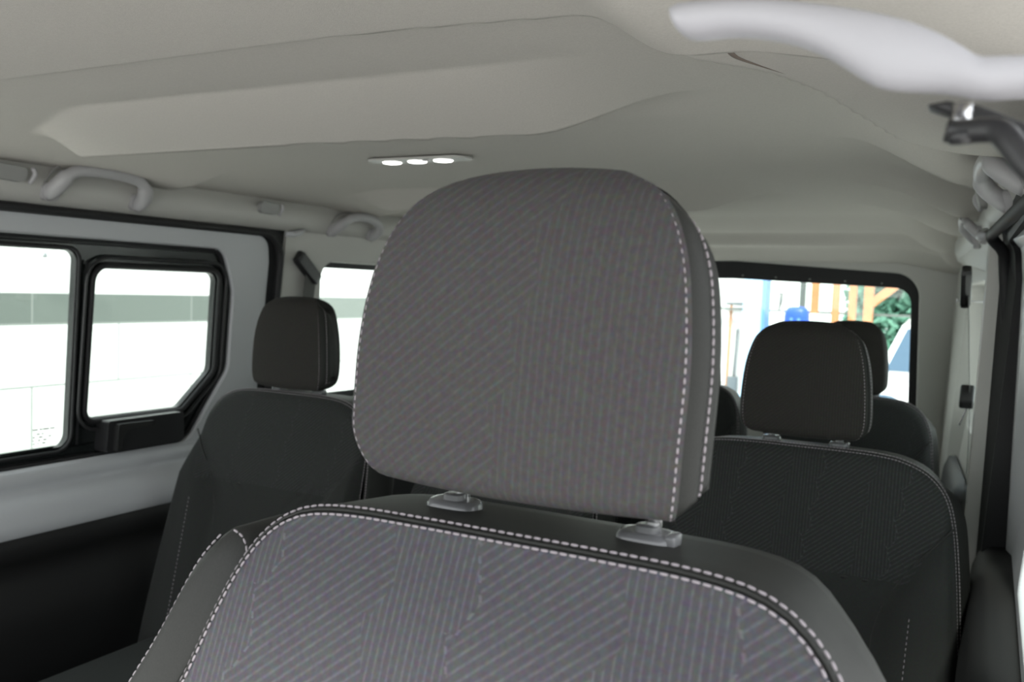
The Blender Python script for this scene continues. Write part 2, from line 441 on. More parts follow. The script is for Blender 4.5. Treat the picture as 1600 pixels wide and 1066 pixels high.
# front seat -------------------------------------------------------
fs = thing('front_seat', 'large grey ribbed cloth front seat with pale double stitching, nearest to the camera', 'car seat')
half_f = [(.05, 0), (.10, -.001), (.132, -.006), (.153, -.019), (.168, -.040), (.180, -.070), (.192, -.110), (.205, -.15), (.217, -.22), (.225, -.32), (.23, -.45)]
def fh_front(u, v, s):
    return .012*(1-s**4) + .0015*(1-s)*math.sin(u*24)
fcx = -.222
seat_back(fs, fcx, -.134, .412, .30, half_f, -.62, FAB_FRONT, .105, fh_front, .00080, .0042, stitch_from=-.45, wscale=1.04,
          offs=[(0, 0.0005), (.0010, .0025), (.003, .003), (.0042, .0045), (.006, .011), (.010, .03), (.012, .055), (.009, .08), (.001, .098), (-.014, .106), (-.05, .108)])
hr_prof = [(.002, -.002), (-.002, .012), (-.003, .05), (-.002, .100), (.003, .138), (.013, .163), (.030, .176), (.050, .174), (.066, .160), (.074, .125), (.078, .08), (.076, .035), (.068, .008), (.05, -.003), (.022, -.006)]
hw_f = [(-.006, .100), (.0, .1015), (.012, .102), (.035, .102), (.075, .1015), (.110, .0975), (.135, .0915), (.153, .083), (.165, .072), (.172, .059), (.178, .043)]
FP = [(-.287, .478), (-.161, .478)]
headrest(fs, -.2335, -.110, .425, hw_f, hr_prof, FAB_HEAD, .0008, .0038, posts=FP, post_z=-.14, lean=.06, lround=.20)
for i, (px, py) in enumerate(FP): guide(fs, px, py-.010, -.1375, 1.05, button=i == 1)
# padded armrest folded up beside the backrest
def armrest():
    ar = None
    pts = [(-.428, -.150, .0), (-.441, -.162, 0), (-.452, -.18, 0), (-.470, -.225, 0), (-.490, -.268, 0), (-.51, -.33, 0), (-.53, -.42, 0), (-.50, -.46, 0), (-.455, -.44, 0), (-.435, -.33, 0), (-.425, -.24, 0), (-.413, -.19, 0), (-.402, -.165, 0), (-.412, -.150, 0)]
    ol = catmull(pts, 80, closed=True)
    cxx = sum(p.x for p in ol)/80; czz = sum(p.y for p in ol)/80
    bm = bmesh.new(); uvl = bm.loops.layers.uv.new('UVMap')
    def F(x, z, d): return (x-.003, .418+.3*(z+.15)+d, z-.013)
    rings = []
    for s, d in ((.1, -.004), (.4, -.004), (.7, -.003), (.88, -.001), (.97, .003), (1.0, .009), (1.0, .03), (1, .05), (.96, .058), (.6, .06), (.1, .06)):
        rings.append([bm.verts.new(F(cxx+(p.x-cxx)*s, czz+(p.y-czz)*s, d)) for p in ol])
    for A, B in zip(rings, rings[1:]):
        for i in range(80): bm.faces.new((A[i], A[(i+1) % 80], B[(i+1) % 80], B[i]))
    bm.faces.new(rings[0]); bm.faces.new(list(reversed(rings[-1])))
    ar = obj('armrest', bm, GUSSET, fs, label='smooth charcoal armrest folded up beside the backrest')
    # thread runs where the outline is lower than the rounded top
    lft = [p for p in ol[1:40]]; rgt = [p for p in ol[46:80]]
    for ln in ([Vector(F(p.x-.0012, p.y, .0065)) for p in lft], [Vector(F(p.x-.001, p.y, -.0005)) for p in rgt]):
        bm = bmesh.new(); stitches(bm, ln, .0042, .0012, .0008); obj('stitching', bm, THREAD, ar)
    bm = bmesh.new()
    pl = [(-.397, -.170), (-.392, -.19), (-.40, -.24), (-.415, -.33), (-.44, -.44)]
    A = []
    tube(bm, catmull([(x+.002, .425+.3*(z+.15)+.02, z) for x, z in pl], 24), .009, 12)
    obj('hinge_cover', bm, BLACK, ar)
armrest()
def cushion(root, cx, Yb, zt, wd, ln, fab):
    bm = bmesh.new(); uvl = bm.loops.layers.uv.new('UVMap')
    sec = rpoly([(-wd, 0, .04), (-wd*.8, .025, .03), (0, .0, .1), (wd*.8, .025, .03), (wd, 0, .04), (wd, -.14, .03), (-wd, -.14, .03)], 4)
    rings = []
    for y, s in ((Yb, .96), (Yb-.02, 1), (Yb-ln*.5, 1), (Yb-ln+.06, 1), (Yb-ln+.015, .97), (Yb-ln, .9)):
        rings.append([bm.verts.new((cx+p.x*s, y, zt+(p.y+.07)*s-.07)) for p in sec])
    n = len(sec)
    for A, B in zip(rings, rings[1:]):
        for i in range(n): bm.faces.new((A[i], A[(i+1) % n], B[(i+1) % n], B[i]))
    bm.faces.new(rings[0]); bm.faces.new(list(reversed(rings[-1])))
    obj('seat_cushion', bm, fab, root)
    bm = bmesh.new(); box(bm, (cx, Yb-ln*.45, zt-.14-.12), (wd*1.6, ln*.75, .24)); obj('seat_base', bm, DARKTRIM, root, bevel=.01)
cushion(fs, fcx, .27, -.62, .235, .46, FAB_FRONT)

# second row ---------------------------------------------------------
half_r = [(.08, 0), (.135, -.002), (.175, -.008), (.215, -.025), (.243, -.055), (.258, -.10), (.268, -.17), (.276, -.26), (.284, -.38), (.29, -.5)]
def fh_rear(u, v, s):
    a = abs(u)
    lim = .235 - .55*max(0, min(.14, -v-.10))
    t = max(0, min(1, (a-lim)/.03)); t = t*t*(3-2*t)
    low = max(0, min(1, (-v-.11)/.08))
    edge = max(0, min(1, (1-s)/.05)) ; edge = math.sin(edge*PI/2)
    h = .014*edge + .035*t*low*max(0.25, edge)
    # crease between upper and lower panel
    if a < lim: h -= .006*math.exp(-((v+.205)/.008)**2)
    return h
hwr = [(-.006, .090), (.0, .100), (.012, .107), (.04, .1095), (.09, .107), (.13, .102), (.160, .095), (.178, .088), (.188, .079), (.195, .066), (.202, .05)]
hr_prof_r = [(.004, .000), (-.002, .016), (-.003, .06), (-.001, .11), (.004, .150), (.014, .182), (.034, .198), (.056, .196), (.074, .178), (.080, .145), (.083, .09), (.080, .035), (.072, .008), (.05, -.003), (.022, -.006)]
def rear_seat(label, cx, zt, Y, k=.25, w=1.0, hx=0, hz=.012, group=None, post_gap=.06, hr_s=1.0, detail=True, yaw=0, head=True):
    r = thing('rear_seat', label, 'car seat', group)
    seat_back(r, cx, zt, Y, k, half_r, -.62, FAB_REAR_SHADED, .11, fh_rear, .0008, .0045 if detail else .007, wscale=w, stitch_from=-.55)
    hp = [(y, z*hr_s) for y, z in hr_prof_r]; hwv = [(z*hr_s, ww*w) for z, ww in hwr]
    ps = [(cx+hx-post_gap, Y+.055), (cx+hx+post_gap, Y+.055)]
    headrest(r, cx+hx, zt+hz, Y-.0, hwv, hp, FAB_REARH_SHADED, .0008 if detail else .0005, .0045 if detail else .007, posts=ps, post_z=zt-.005, tp=.12)
    for i, (px, py) in enumerate(ps): guide(r, px, py-.01, zt+.002, 1.0, button=i == 1)
    # bolster seams and the crease that parts upper from lower panel
    for sg in (-1, 1):
        th = bmesh.new()
        ln = []
        for q in range(24):
            v = -.24-.28*q/23; u = sg*(.205-.01*(q/23))
            ln.append(Vector((cx+u*w, Y+k*v-fh_rear(u, v, .8)-.0012, zt+v)))
        stitches(th, ln, .005, .004, .0006)
        obj('bolster_stitching', th, THREAD, r)
    for sg in (-1, 1):
        sb = bmesh.new()
        ln = []
        for q in range(30):
            v = -.10-.42*q/29
            u = sg*(.262 - .115*math.sin(min(1, q/14)*PI/2) + .0)
            s = .93 if q < 3 else .8
            ln.append(Vector((cx+u*w, Y+k*v-fh_rear(u, v, s)-.0006, zt+v)))
        tube(sb, ln, .0018, 6); obj('bolster_seam', sb, GUSSET, r)
    sb = bmesh.new()
    ln = [Vector((cx+u/100*w, Y+k*(-.205)-fh_rear(u/100, -.205, .8)-.0006, zt-.205)) for u in range(-15, 16)]
    tube(sb, ln, .0022, 6)
    obj('panel_seam', sb, GUSSET, r)
    cushion(r, cx, Y-.13, zt-.56, .27*w, .47, FAB_REAR_SHADED)
    return r
rear_seat('shade-darkened cloth second row seat on the right, partly behind the big front seat', -.288, -.262, 1.645, hx=-.000, hz=.022, w=.98)
rear_seat('shade-darkened cloth second row seat on the left, beside the sliding door window', -1.372, -.250, 1.515, hx=-.012, hz=.015, w=.92, yaw=0)
rear_seat('shade-darkened cloth middle seat of the second row, almost hidden behind the front seat', -.850, -.258, 1.61, w=.76, hz=-.0)
# third row
rear_seat('shade-darkened third row seat on the right, in front of the rear window edge', -.345, -.268, 2.68, w=.85, hx=.0, hz=.012, detail=False)
rear_seat('shade-darkened third row middle seat with its headrest pushed down', -.83, -.268, 2.68, w=.70, hx=.03, hz=-.12, detail=False)

# ------------------------------------------------------------------ van sides
MID = -.845
def taper(Y): return 0 if Y < 1.95 else .10*min(1, (Y-1.95)/1.2)
def side(sg, d, Y, z):
    """point on the van's side wall; d = distance outward from the trim surface"""
    if sg < 0: s = .875 - .1*z
    else:
        s = .872 - .1*z if z > -.25 else .897 - .11*(-.25-z)
        if z > .1: s -= (-.030 + .052*max(0, min(1, (Y-1.1)/.75)))*min(1, (z-.1)/.02)
    if z > .14: s -= .20*(z-.14)
    tp = taper(Y)*(1 if sg > 0 else .6)
    return Vector((MID + sg*(s + d - tp), Y, z))
def sidefn(sg): return lambda a, b, dd: side(sg, dd, a, b)
def grid_strip(sg, Ys, prof, name, m, thick=None):
    bm = bmesh.new(); rows = []
    for Y in Ys: rows.append([bm.verts.new(side(sg, d, Y, z)) for d, z in prof])
    for A, B in zip(rows, rows[1:]):
        for i in range(len(prof)-1): bm.faces.new((A[i], A[i+1], B[i+1], B[i]))
    return bm
def frange(a, b, n): return [a+(b-a)*i/(n-1) for i in range(n)]
ACL = dict()
for sg, nm in ((-1, 'left'), (1, 'right')):
    y0 = -.2 if sg < 0 else .70
    # cant rail between headliner and door seal
    bm = grid_strip(sg, frange(y0, 3.32, 60), [(.06, .25), (.035, .232), (.022, .216), (.010, .200), (.000, .186), (-.004, .165), (0, .139), (.03, .136)], nm, TRIM)
    o = obj('trim_1' if sg < 0 else 'trim_2', bm, TRIM); structure(o)
    # door seal: rounded rubber strip around the rear top corner of the door opening
    path = [(y0, .127, 0)]
    path = rpoly([(y0, .127), (1.842, .127, .075), (1.845, -.98)], 8)
    bm = bmesh.new(); pts = []
    for i, p in enumerate(path[:-1]):
        pts.append(p)
    last = path[-1]
    for q in range(1, 25): pts.append(path[-2].lerp(last, q/24) if True else last)
    full = []
    for q in frange(0, 1, 30)[:-1]: full.append(pts[0].lerp(pts[1], q))
    full += pts[1:]
    P3 = [side(sg, -.004, p.x, p.y) for p in full]
    tube(bm, P3, .0105, 8, sec=[(math.cos(a)*(.9), math.sin(a)*.95) for a in [2*PI*k/12 for k in range(12)]], up=Vector((1, 0, 0)))
    o = obj('trim_3' if sg < 0 else 'trim_4', bm, RUBBER); structure(o)
    # inner flange behind the seal
    bm = bmesh.new()
    outer = rpoly([(y0, .16), (1.90, .16), (1.90, -1.05), (1.798, -1.05), (1.798, .113, .07), (y0, .113)], 6)
    plate(bm, outer, [], sidefn(sg), .06, .012)
    o = obj('trim_5' if sg < 0 else 'trim_6', bm, RUBBER, smooth=False); structure(o)
    # rear side wall with the quarter window opening
    hole = rpoly([(2.01, .062, .05), (3.02, .062, .05), (3.02, -.36, .05), (2.05, -.36, .05)], 8)
    bm = bmesh.new()
    top = [(1.862, .139)] + [(y, .139) for y in frange(2.0, 3.32, 8)]
    bot = [(y, -1.05) for y in frange(3.32, 1.862, 9)]
    outer = [Vector(p) for p in top+bot]
    # build as a fine grid so it follows the taper
    def inhole(y, z): return 2.0 < y < 3.03 and -.37 < z < .072
    plate(bm, outer, [hole], sidefn(sg), .05, 0)
    bmesh.ops.triangulate(bm, faces=bm.faces)
    o = obj('wall_left' if sg < 0 else 'wall_right', bm, TRIM, smooth=False, bevel=.006); structure(o)
    # quarter window: black rubber frame and pane
    hin = rpoly([(2.03, .045, .04), (3.00, .045, .04), (3.00, -.34, .04), (2.07, -.34, .04)], 8)
    hout = rpoly([(1.99, .08, .05), (3.04, .08, .05), (3.04, -.38, .05), (2.03, -.38, .05)], 8)
    bm = bmesh.new(); plate(bm, hout, [hin], sidefn(sg), .012, .052)
    wdw = obj('window_1' if sg < 0 else 'window_2', bm, RUBBER, smooth=False); structure(wdw)
    bm = bmesh.new(); plate(bm, hout, [], sidefn(sg), .004, .066); obj('window_pane', bm, GLASS, wdw, smooth=False)
    # dark lower lining behind the seats and wheel arch
    bm = grid_strip(sg, frange(1.87, 3.3, 20), [(-.004, -.47), (-.02, -.48), (-.03, -.52), (-.03, -.75), (-.02, -1.05)], nm, DARKTRIM)
    o = obj('baseboard_left' if sg < 0 else 'baseboard_right', bm, DARKTRIM); structure(o)
    # pale end cap where the rail trim stops over the pillar
    bm = bmesh.new()
    tube(bm, [side(sg, -.012, 1.845, .128), side(sg, -.018, 1.87, .129), side(sg, -.016, 1.90, .137), side(sg, -.006, 1.925, .146)], [.006, .009, .008, .003], 10, up=Vector((1, 0, 0)))
    tag(obj('trim_clip', bm, DOORTRIM), 'small pale trim clip at the top of the %s door pillar' % nm, 'trim clip')

# ---- left sliding door
door = bpy.data.objects.new('door_1', None); COL.objects.link(door); structure(door)
fnL = sidefn(-1)
frame_out = rpoly([(.25, .082), (1.655, .080, .05), (1.70, -.03, .08), (1.705, -.235, .06), (1.60, -.40, .05), (1.57, -.417), (.25, -.417)], 6)
bm = bmesh.new(); plate(bm, rpoly([(.2, .118), (1.80, .118, .06), (1.812, .05), (1.812, -.45), (.2, -.45)], 6), [frame_out], fnL, .02, .008)
obj('inner_panel', bm, DOORTRIM, door, smooth=False)
p1 = rpoly([(.45, .050, .02), (1.254, .050, .022), (1.266, -.385, .03), (.45, -.385, .02)], 6)
p2 = rpoly([(1.300, .014, .03), (1.650, .014, .022), (1.658, -.237, .03), (1.568, -.324, .025), (1.304, -.324, .022)], 6)
bm = bmesh.new(); plate(bm, frame_out, [p1, p2], fnL, .02, .030)
wf = obj('window_frame', bm, GLOSSBLACK, door, smooth=False, bevel=.003)
def ringtube(poly, d, r, name, m, parent, sec=None):
    bm = bmesh.new(); tube(bm, [side(-1, d, p[0], p[1]) for p in poly], r, 8, closed=True, up=Vector((1, 0, 0))); return obj(name, bm, m, parent)
def grow(poly, e):
    n = len(poly); out = []
    for i in range(n):
        a, b = poly[i-1], poly[(i+1) % n]; t = Vector((b[0]-a[0], b[1]-a[1]))
        t = t.normalized() if t.length > 0 else Vector((1, 0)); out.append(Vector((poly[i][0]-t.y*e, poly[i][1]+t.x*e)))
    return out
ringtube(grow(frame_out, .002), .014, .0065, 'panel_return', DOORTRIM, door)
ringtube(grow(p2, .008), .022, .0065, 'sliding_frame', RUBBER, wf)
ringtube(grow(p2, .026), .018, .004, 'sliding_rail', BLACK, wf)
ringtube(grow(p1, .006), .026, .004, 'glazing_seal', RUBBER, wf)
ringtube(grow(frame_out, -.006), .026, .005, 'window_seal', RUBBER, wf)
bm = bmesh.new()
for dd, ee in ((0.0, .012), (.0, .024)):
    tube(bm, [side(-1, .024, .4, -.392-ee), side(-1, .024, 1.33, -.392-ee)], .0018, 6, up=Vector((1, 0, 0)))
tube(bm, [side(-1, .022, 1.276, .03), side(-1, .022, 1.283, -.38)], .003, 6, up=Vector((1, 0, 0)))
tube(bm, [side(-1, .026, .4, .066), side(-1, .026, 1.64, .066)], .002, 6, up=Vector((1, 0, 0)))
obj('slide_track', bm, BLACK, wf)
bm = bmesh.new(); plate(bm, [Vector(p) for p in ((.4, .055), (1.262, .055), (1.27, -.39), (.4, -.39))], [], fnL, .004, .044)
pane = obj('window_pane', bm, GLASS, door, smooth=False, label='large fixed pane')
bm = bmesh.new(); plate(bm, grow(p2, .006), [], fnL, .004, .034)
obj('window_pane', bm, GLASS, door, smooth=False, label='smaller sliding pane')
# etched maker's marks at the pane corner, too small to read
bm = bmesh.new()
rows_ = [(-.340, [(1.190, .012), (1.206, .006), (1.214, .014), (1.231, .010)]), (-.350, [(1.200, .007), (1.212, .004)]), (-.357, [(1.192, .004), (1.205, .009), (1.228, .006)]),
         (-.364, [(1.192, .003), (1.204, .005), (1.216, .008)]), (-.371, [(1.193, .004), (1.203, .003), (1.214, .008)])]
for z, it in rows_:
    for y, wd in it:
        plate(bm, [Vector((y, z)), Vector((y+wd, z)), Vector((y+wd, z+.0028)), Vector((y, z+.0028))], [], fnL, .0006, .0425)
obj('etched_marking', bm, HOOK, pane, smooth=False)
# latch of the sliding pane
bm = bmesh.new()
plate(bm, rpoly([(1.335, -.330, .006), (1.548, -.330, .008), (1.556, -.404, .01), (1.335, -.404, .01)], 4), [], fnL, .045, -.012)
lt = obj('latch', bm, BLACK, door, smooth=False, bevel=.005)
bm = bmesh.new()
plate(bm, rpoly([(1.352, -.337, .004), (1.455, -.339, .006), (1.45, -.352, .006), (1.37, -.356, .004), (1.366, -.402, .004), (1.352, -.402, .004)], 4), [], fnL, .016, -.027)
obj('latch_grip', bm, DARKTRIM, lt, smooth=False, bevel=.004)
# belt line ledge and dark lower lining
prof = [(.05, -.412), (.012, -.415), (.002, -.420), (.0, -.448), (.008, -.456), (-.004, -.462), (-.022, -.474), (-.034, -.495), (-.040, -.52), (-.041, -.545), (-.036, -.549)]
bm = grid_strip(-1, frange(.2, 1.812, 20), prof, '', DOORTRIM); obj('belt_ledge', bm, DOORTRIM, door)
prof = [(-.034, -.547), (-.042, -.552), (-.045, -.57), (-.043, -.60), (-.036, -.603), (-.036, -.64), (-.040, -.66), (-.052, -.70), (-.055, -.76), (-.04, -.80), (-.04, -1.06)]
bm = grid_strip(-1, frange(.2, 1.812, 20), prof, '', DARKTRIM); obj('lower_lining', bm, DARKTRIM, door, label='charcoal lower lining')
# ---- right rear door edge, seen end on, past the seal
door2 = bpy.data.objects.new('door_2', None); COL.objects.link(door2); structure(door2)
fnR = sidefn(1)
bm = bmesh.new(); plate(bm, rpoly([(.70, .118), (1.80, .118, .06), (1.818, .05), (1.818, -.50), (.70, -.50)], 6), [rpoly([(1.05, .08, .03), (1.56, .08, .05), (1.56, -.24, .05), (1.48, -.41, .04), (1.05, -.41, .03)], 6)], fnR, .02, .022)
obj('inner_panel', bm, DOORTRIM, door2, smooth=False, bevel=.005)
bm = bmesh.new(); plate(bm, rpoly([(1.04, .09, .03), (1.57, .09, .05), (1.57, -.24, .05), (1.49, -.42, .04), (1.04, -.42, .03)], 6), [], fnR, .004, .045)
obj('window_pane', bm, GLASS, door2, smooth=False)
bm = grid_strip(1, frange(.50, 1.815, 24), [(.03, -.425), (-.010, -.43), (-.026, -.445), (-.032, -.47), (-.034, -.55), (-.030, -.62), (-.036, -.66), (-.040, -.80), (-.030, -1.06)], '', DARKTRIM)
obj('lower_lining', bm, DARKTRIM, door2)

# ------------------------------------------------------------------ headliner
def sst(a, b, x):
    t = max(0., min(1., (x-a)/(b-a))); return t*t*(3-2*t)
EDGE = [(-.40, .80), (-.26, .805), (-.242, .825), (-.197, .885), (-.164, .965), (-.146, 1.055), (-.114, 1.20), (-.067, 1.235), (.05, 1.25), (.3, 1.26)]
def edgeY(X):
    if X <= EDGE[0][0]: return EDGE[0][1]
    for (a, ya), (b, yb) in zip(EDGE, EDGE[1:]):
        if a <= X <= b: return ya+(yb-ya)*(X-a)/(b-a)
    return EDGE[-1][1]
def ceil_z(X, Y):
    z = .250
    # sag toward both rails
    dl = X+1.70; dr = .015-X
    dl = X-(-1.692) ; dr = (.012-(taper(Y))) - X
    z -= .034*(1-sst(0, .30, dl)); z -= .034*(1-sst(0, .22, dr))
    # seam step
    ys = .700 + .045*sst(-.6, -.1, X)
    z += -.010*(1-sst(ys-.002, ys+.004, Y)) - .004*math.exp(-((Y-ys)/.004)**2)*0
    # first cross beam
    ya = .875 + .10*(1-sst(-1.50, -1.2, X)); ye = 1.035 + .03*sst(-1.0, -.5, X)
    amp = sst(-1.50, -1.42, X)*(1-sst(-.56, -.33, X))
    if Y < ye: z -= (.044*amp*max(0, (Y-ya)/(ye-ya))**.9 if Y > ya else 0)
    else: z -= .046*amp*(1-sst(ye, ye+.02, Y))
    z += .010*sst(-.62, -.5, X)*(1-sst(-.40, -.30, X))*sst(ye+.0, ye+.03, Y)*(1-sst(ye+.05, ye+.16, Y))
    # second cross beam
    ya = 1.90; ye = 2.00+.15*sst(-1.5, -.7, X)
    amp = sst(-1.58, -1.45, X)*(1-sst(-.66, -.46, X))
    if Y < ye: z -= .044*amp*max(0, min(1, (Y-ya)/(ye-ya)))
    else: z -= .044*amp*(1-sst(ye, ye+.03, Y))
    z += .010*sst(-.72, -.6, X)*(1-sst(-.50, -.40, X))*sst(ye, ye+.03, Y)*(1-sst(ye+.05, ye+.2, Y))
    # scallops by the right hand rail
    for yc, wx, am, ww in ((1.42, .26, .034, .25), (1.95, .34, .040, .22), (2.42, .32, .040, .25), (2.9, .28, .034, .2)):
        yl = yc + .22*sst(0, .20, .20-dr)
        a2 = am*(1-sst(.08, wx, dr))
        if Y < yl: z -= a2*sst(yl-ww, yl, Y)
        else: z -= a2*(1-sst(yl, yl+.035, Y))
    for yc in (1.45, 2.2):
        yl = yc; a2 = .014*(1-sst(.05, .2, dl))
        z -= a2*sst(yl-.2, yl, Y)*(1-sst(yl, yl+.03, Y))
    # low front corner over the sun visor
    e = edgeY(X)
    z -= .040*sst(-.33, -.24, X)*(1-sst(e-.035, e+.004, Y))
    # rear header
    z -= .03*sst(2.75, 3.02, Y) + .040*sst(3.04, 3.12, Y) + .045*sst(3.16, 3.30, Y)
    return z
bm = bmesh.new()
XS = frange(-1.72, .04, 230); YS = [.10+.006*i for i in range(int((3.33-.10)/.006)+1)]
grid = []
for Y in YS:
    row = []
    for X in XS:
        lim = .04-taper(Y)
        row.append(bm.verts.new((min(X, lim), Y, ceil_z(min(X, lim), Y))))
    grid.append(row)
for A, B in zip(grid, grid[1:]):
    for i in range(len(XS)-1): bm.faces.new((A[i], B[i], B[i+1], A[i+1]))
ce = obj('ceiling', bm, HEADLINER); structure(ce)
# roof skin above and the outer body that keeps daylight out
bm = bmesh.new(); box(bm, (MID, 1.72, .335), (2.0, 3.3, .03)); box(bm, (-1.83, 1.72, .24), (.03, 3.3, .22)); box(bm, (.14, 2.2, .24), (.03, 2.3, .22)); box(bm, (MID, 3.36, .24), (1.98, .03, .2)); box(bm, (MID, .06, .30), (1.98, .03, .09))
structure(obj('roof', bm, DOORTRIM, smooth=False), None)
# creased slot in the front corner of the headliner, its shade drawn as a dark tube
bm = bmesh.new()
pts = [(-.205, .748), (-.210, .768), (-.209, .790), (-.200, .817), (-.189, .843), (-.178, .866)]
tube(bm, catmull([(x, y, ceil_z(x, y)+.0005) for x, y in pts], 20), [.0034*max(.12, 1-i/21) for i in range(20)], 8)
tag(obj('headliner_slot', bm, mat('slot_shadow_felt', (.16, .13, .11), .95)), 'short curved slot in the headliner behind the sun visor, its shade put into the colour', 'headliner slot')

# ------------------------------------------------------------------ rear wall and window
RY = 3.30
def rear(a, b, d): return Vector((a, RY+d-.06*b, b))
rw_hole = rpoly([(-1.50, .118, .09), (-.85, .135, .3), (-.22, .098, .085), (-.205, -.45, .08), (-1.50, -.45, .08)], 8)
bm = bmesh.new()
plate(bm, rpoly([(-1.70, .19), (-.0, .19), (.0, -1.05), (-1.70, -1.05)]), [rw_hole], rear, .05, 0)
structure(obj('wall_back', bm, TRIM, smooth=False, bevel=.006))
rin = rpoly([(-1.45, .062, .05), (-.85, .070, .3), (-.245, .050, .055), (-.235, -.40, .05), (-1.45, -.40, .05)], 8)
bm = bmesh.new(); plate(bm, rpoly([(-1.53, .145, .09), (-.85, .155, .3), (-.19, .118, .085), (-.175, -.48, .08), (-1.53, -.48, .08)], 8), [rin], rear, .015, .03)
rwin = obj('window_3', bm, RUBBER, smooth=False); structure(rwin)
bm = bmesh.new(); plate(bm, grow(rin, .01) if False else rpoly([(-1.5, .11), (-.2, .10), (-.2, -.45), (-1.5, -.45)]), [], rear, .004, .047); obj('window_pane', bm, GLASS, rwin, smooth=False)
bm = bmesh.new()
for i in range(9):
    u = -1.3+.12*i
    v = Vector(rear(u, .098-.004*i, .028)); box(bm, v, (.005, .003, .005))
for i in range(4): box(bm, rear(-.212+.002*i, .02-.09*i, .028), (.004, .003, .004))
obj('frame_rivet', bm, HOOK, rwin, smooth=False)['kind'] = 'stuff'

# ------------------------------------------------------------------ floor
bm = bmesh.new(); box(bm, (MID, 1.2, -1.075), (1.9, 4.3, .05)); structure(obj('floor', bm, FLOOR, smooth=False))

# ------------------------------------------------------------------ grab handles and coat hooks
def grab_handle(label, sg, Ya, Yb, za=.152, zb=.207, out=-.036):
    t = thing('grab_handle', label, 'grab handle')
    bm = bmesh.new()
    L = Yb-Ya
    raw = [(Ya+.004, za, -.002), (Ya+.006, za+.016, out*.75), (Ya+.022, zb-.012, out), (Ya+.05, zb-.001, out*1.02), (Ya+L*.5, zb+.002, out*1.02), (Yb-.05, zb-.003, out*1.02), (Yb-.022, zb-.014, out), (Yb-.006, za+.014, out*.75), (Yb-.004, za-.004, -.002)]
    P = catmull([side(sg, d, y, z) for y, z, d in raw], 40)
    rr = [.0165 if (i < 8 or i > 31) else .0125 for i in range(40)]
    tube(bm, P, rr, 14, up=Vector((1, 0, 0))); obj('grip', bm, HANDLE, t)
    for Yc in (Ya+.006, Yb-.006):
        bm = bmesh.new(); plate(bm, rpoly([(Yc-.020, za+.022, .012), (Yc+.020, za+.022, .012), (Yc+.018, za-.014, .012), (Yc-.018, za-.014, .012)], 5), [], sidefn(sg), .012, -.013)
        obj('mount', bm, HANDLE, t, smooth=False, bevel=.003)
    # shallow recess outline behind the grip
    bm = bmesh.new(); tube(bm, catmull([side(sg, -.001, y, z) for y, z in ((Ya-.01, za+.01), (Ya+.02, zb+.006), (Ya+L*.5, zb+.013), (Yb-.01, zb+.005), (Yb+.022, za+.02))], 24), .0022, 6, up=Vector((1, 0, 0)))
    obj('recess_edge', bm, HOOK, t)
    return t
grab_handle('pale grab handle over the sliding door window, nearest on the left rail', -1, 1.150, 1.372, .160, .212)
grab_handle('pale grab handle on the left rail, further back above the left quarter window', -1, 2.03, 2.215, .148, .194)
def coat_hook(label, sg, Y, z, r=.018, ln=.05):
    t = thing('coat_hook', label, 'coat hook')
    bm = bmesh.new(); plate(bm, rpoly([(Y-ln*.5, z+.014, .011), (Y+ln*.5, z+.010, .011), (Y+ln*.45, z-.018, .012), (Y-ln*.42, z-.016, .012)], 5), [], sidefn(sg), .016, -.014)
    obj('hook_cover', bm, HOOK, t, smooth=False, bevel=.005)
    bm = bmesh.new(); tube(bm, catmull([side(sg, -.008, Y+ln*.62, z+.012), side(sg, -.015, Y+ln*.66, z), side(sg, -.010, Y+ln*.60, z-.018)], 10), .005, 8, up=Vector((1, 0, 0)))
    obj('hook_tip', bm, HANDLE, t)
    return t
coat_hook('small grey coat hook between the two grab handles on the left rail', -1, 1.765, .192, ln=.07)
coat_hook('grey coat hook on the left rail at the frame edge, nearest the camera', -1, 1.06, .193, ln=.08)
def grab_handle_right(label, Ya, Yb, out=-.055, dz=0, rad=1.0):
    t = thing('grab_handle', label, 'grab handle')
    raw = [(Ya, .150, -.004), (Ya+.004, .158, out*.45), (Ya+.012, .176, out*.9), (Ya+.04, .190, out), (Ya*.5+Yb*.5, .194, out), (Yb-.04, .190, out), (Yb-.012, .176, out*.9), (Yb-.004, .158, out*.45), (Yb, .150, -.004)]
    bm = bmesh.new(); P = catmull([side(1, d, y, z+dz) for y, z, d in raw], 44)
    tube(bm, P, [(.013 if (i < 9 or i > 34) else .010)*rad for i in range(44)], 14, up=Vector((1, 0, 0))); obj('grip', bm, HANDLE, t)
    for Yc in (Ya, Yb):
        bm = bmesh.new(); plate(bm, rpoly([(Yc-.018, .172+dz, .012), (Yc+.018, .172+dz, .012), (Yc+.016, .135+dz, .012), (Yc-.016, .135+dz, .012)], 5), [], fnR, .012, -.012)
        obj('mount', bm, HANDLE, t, smooth=False, bevel=.003)
grab_handle_right('grey grab handle on the right rail, just behind the black visor arm', 1.22, 1.44, -.034, dz=-.008)
grab_handle_right('small far grab handle on the right rail, near the rear corner', 2.08, 2.25, -.026, dz=-.008, rad=.75)
coat_hook('coat hook on the right rail between the two grab handles', 1, 1.80, .190)

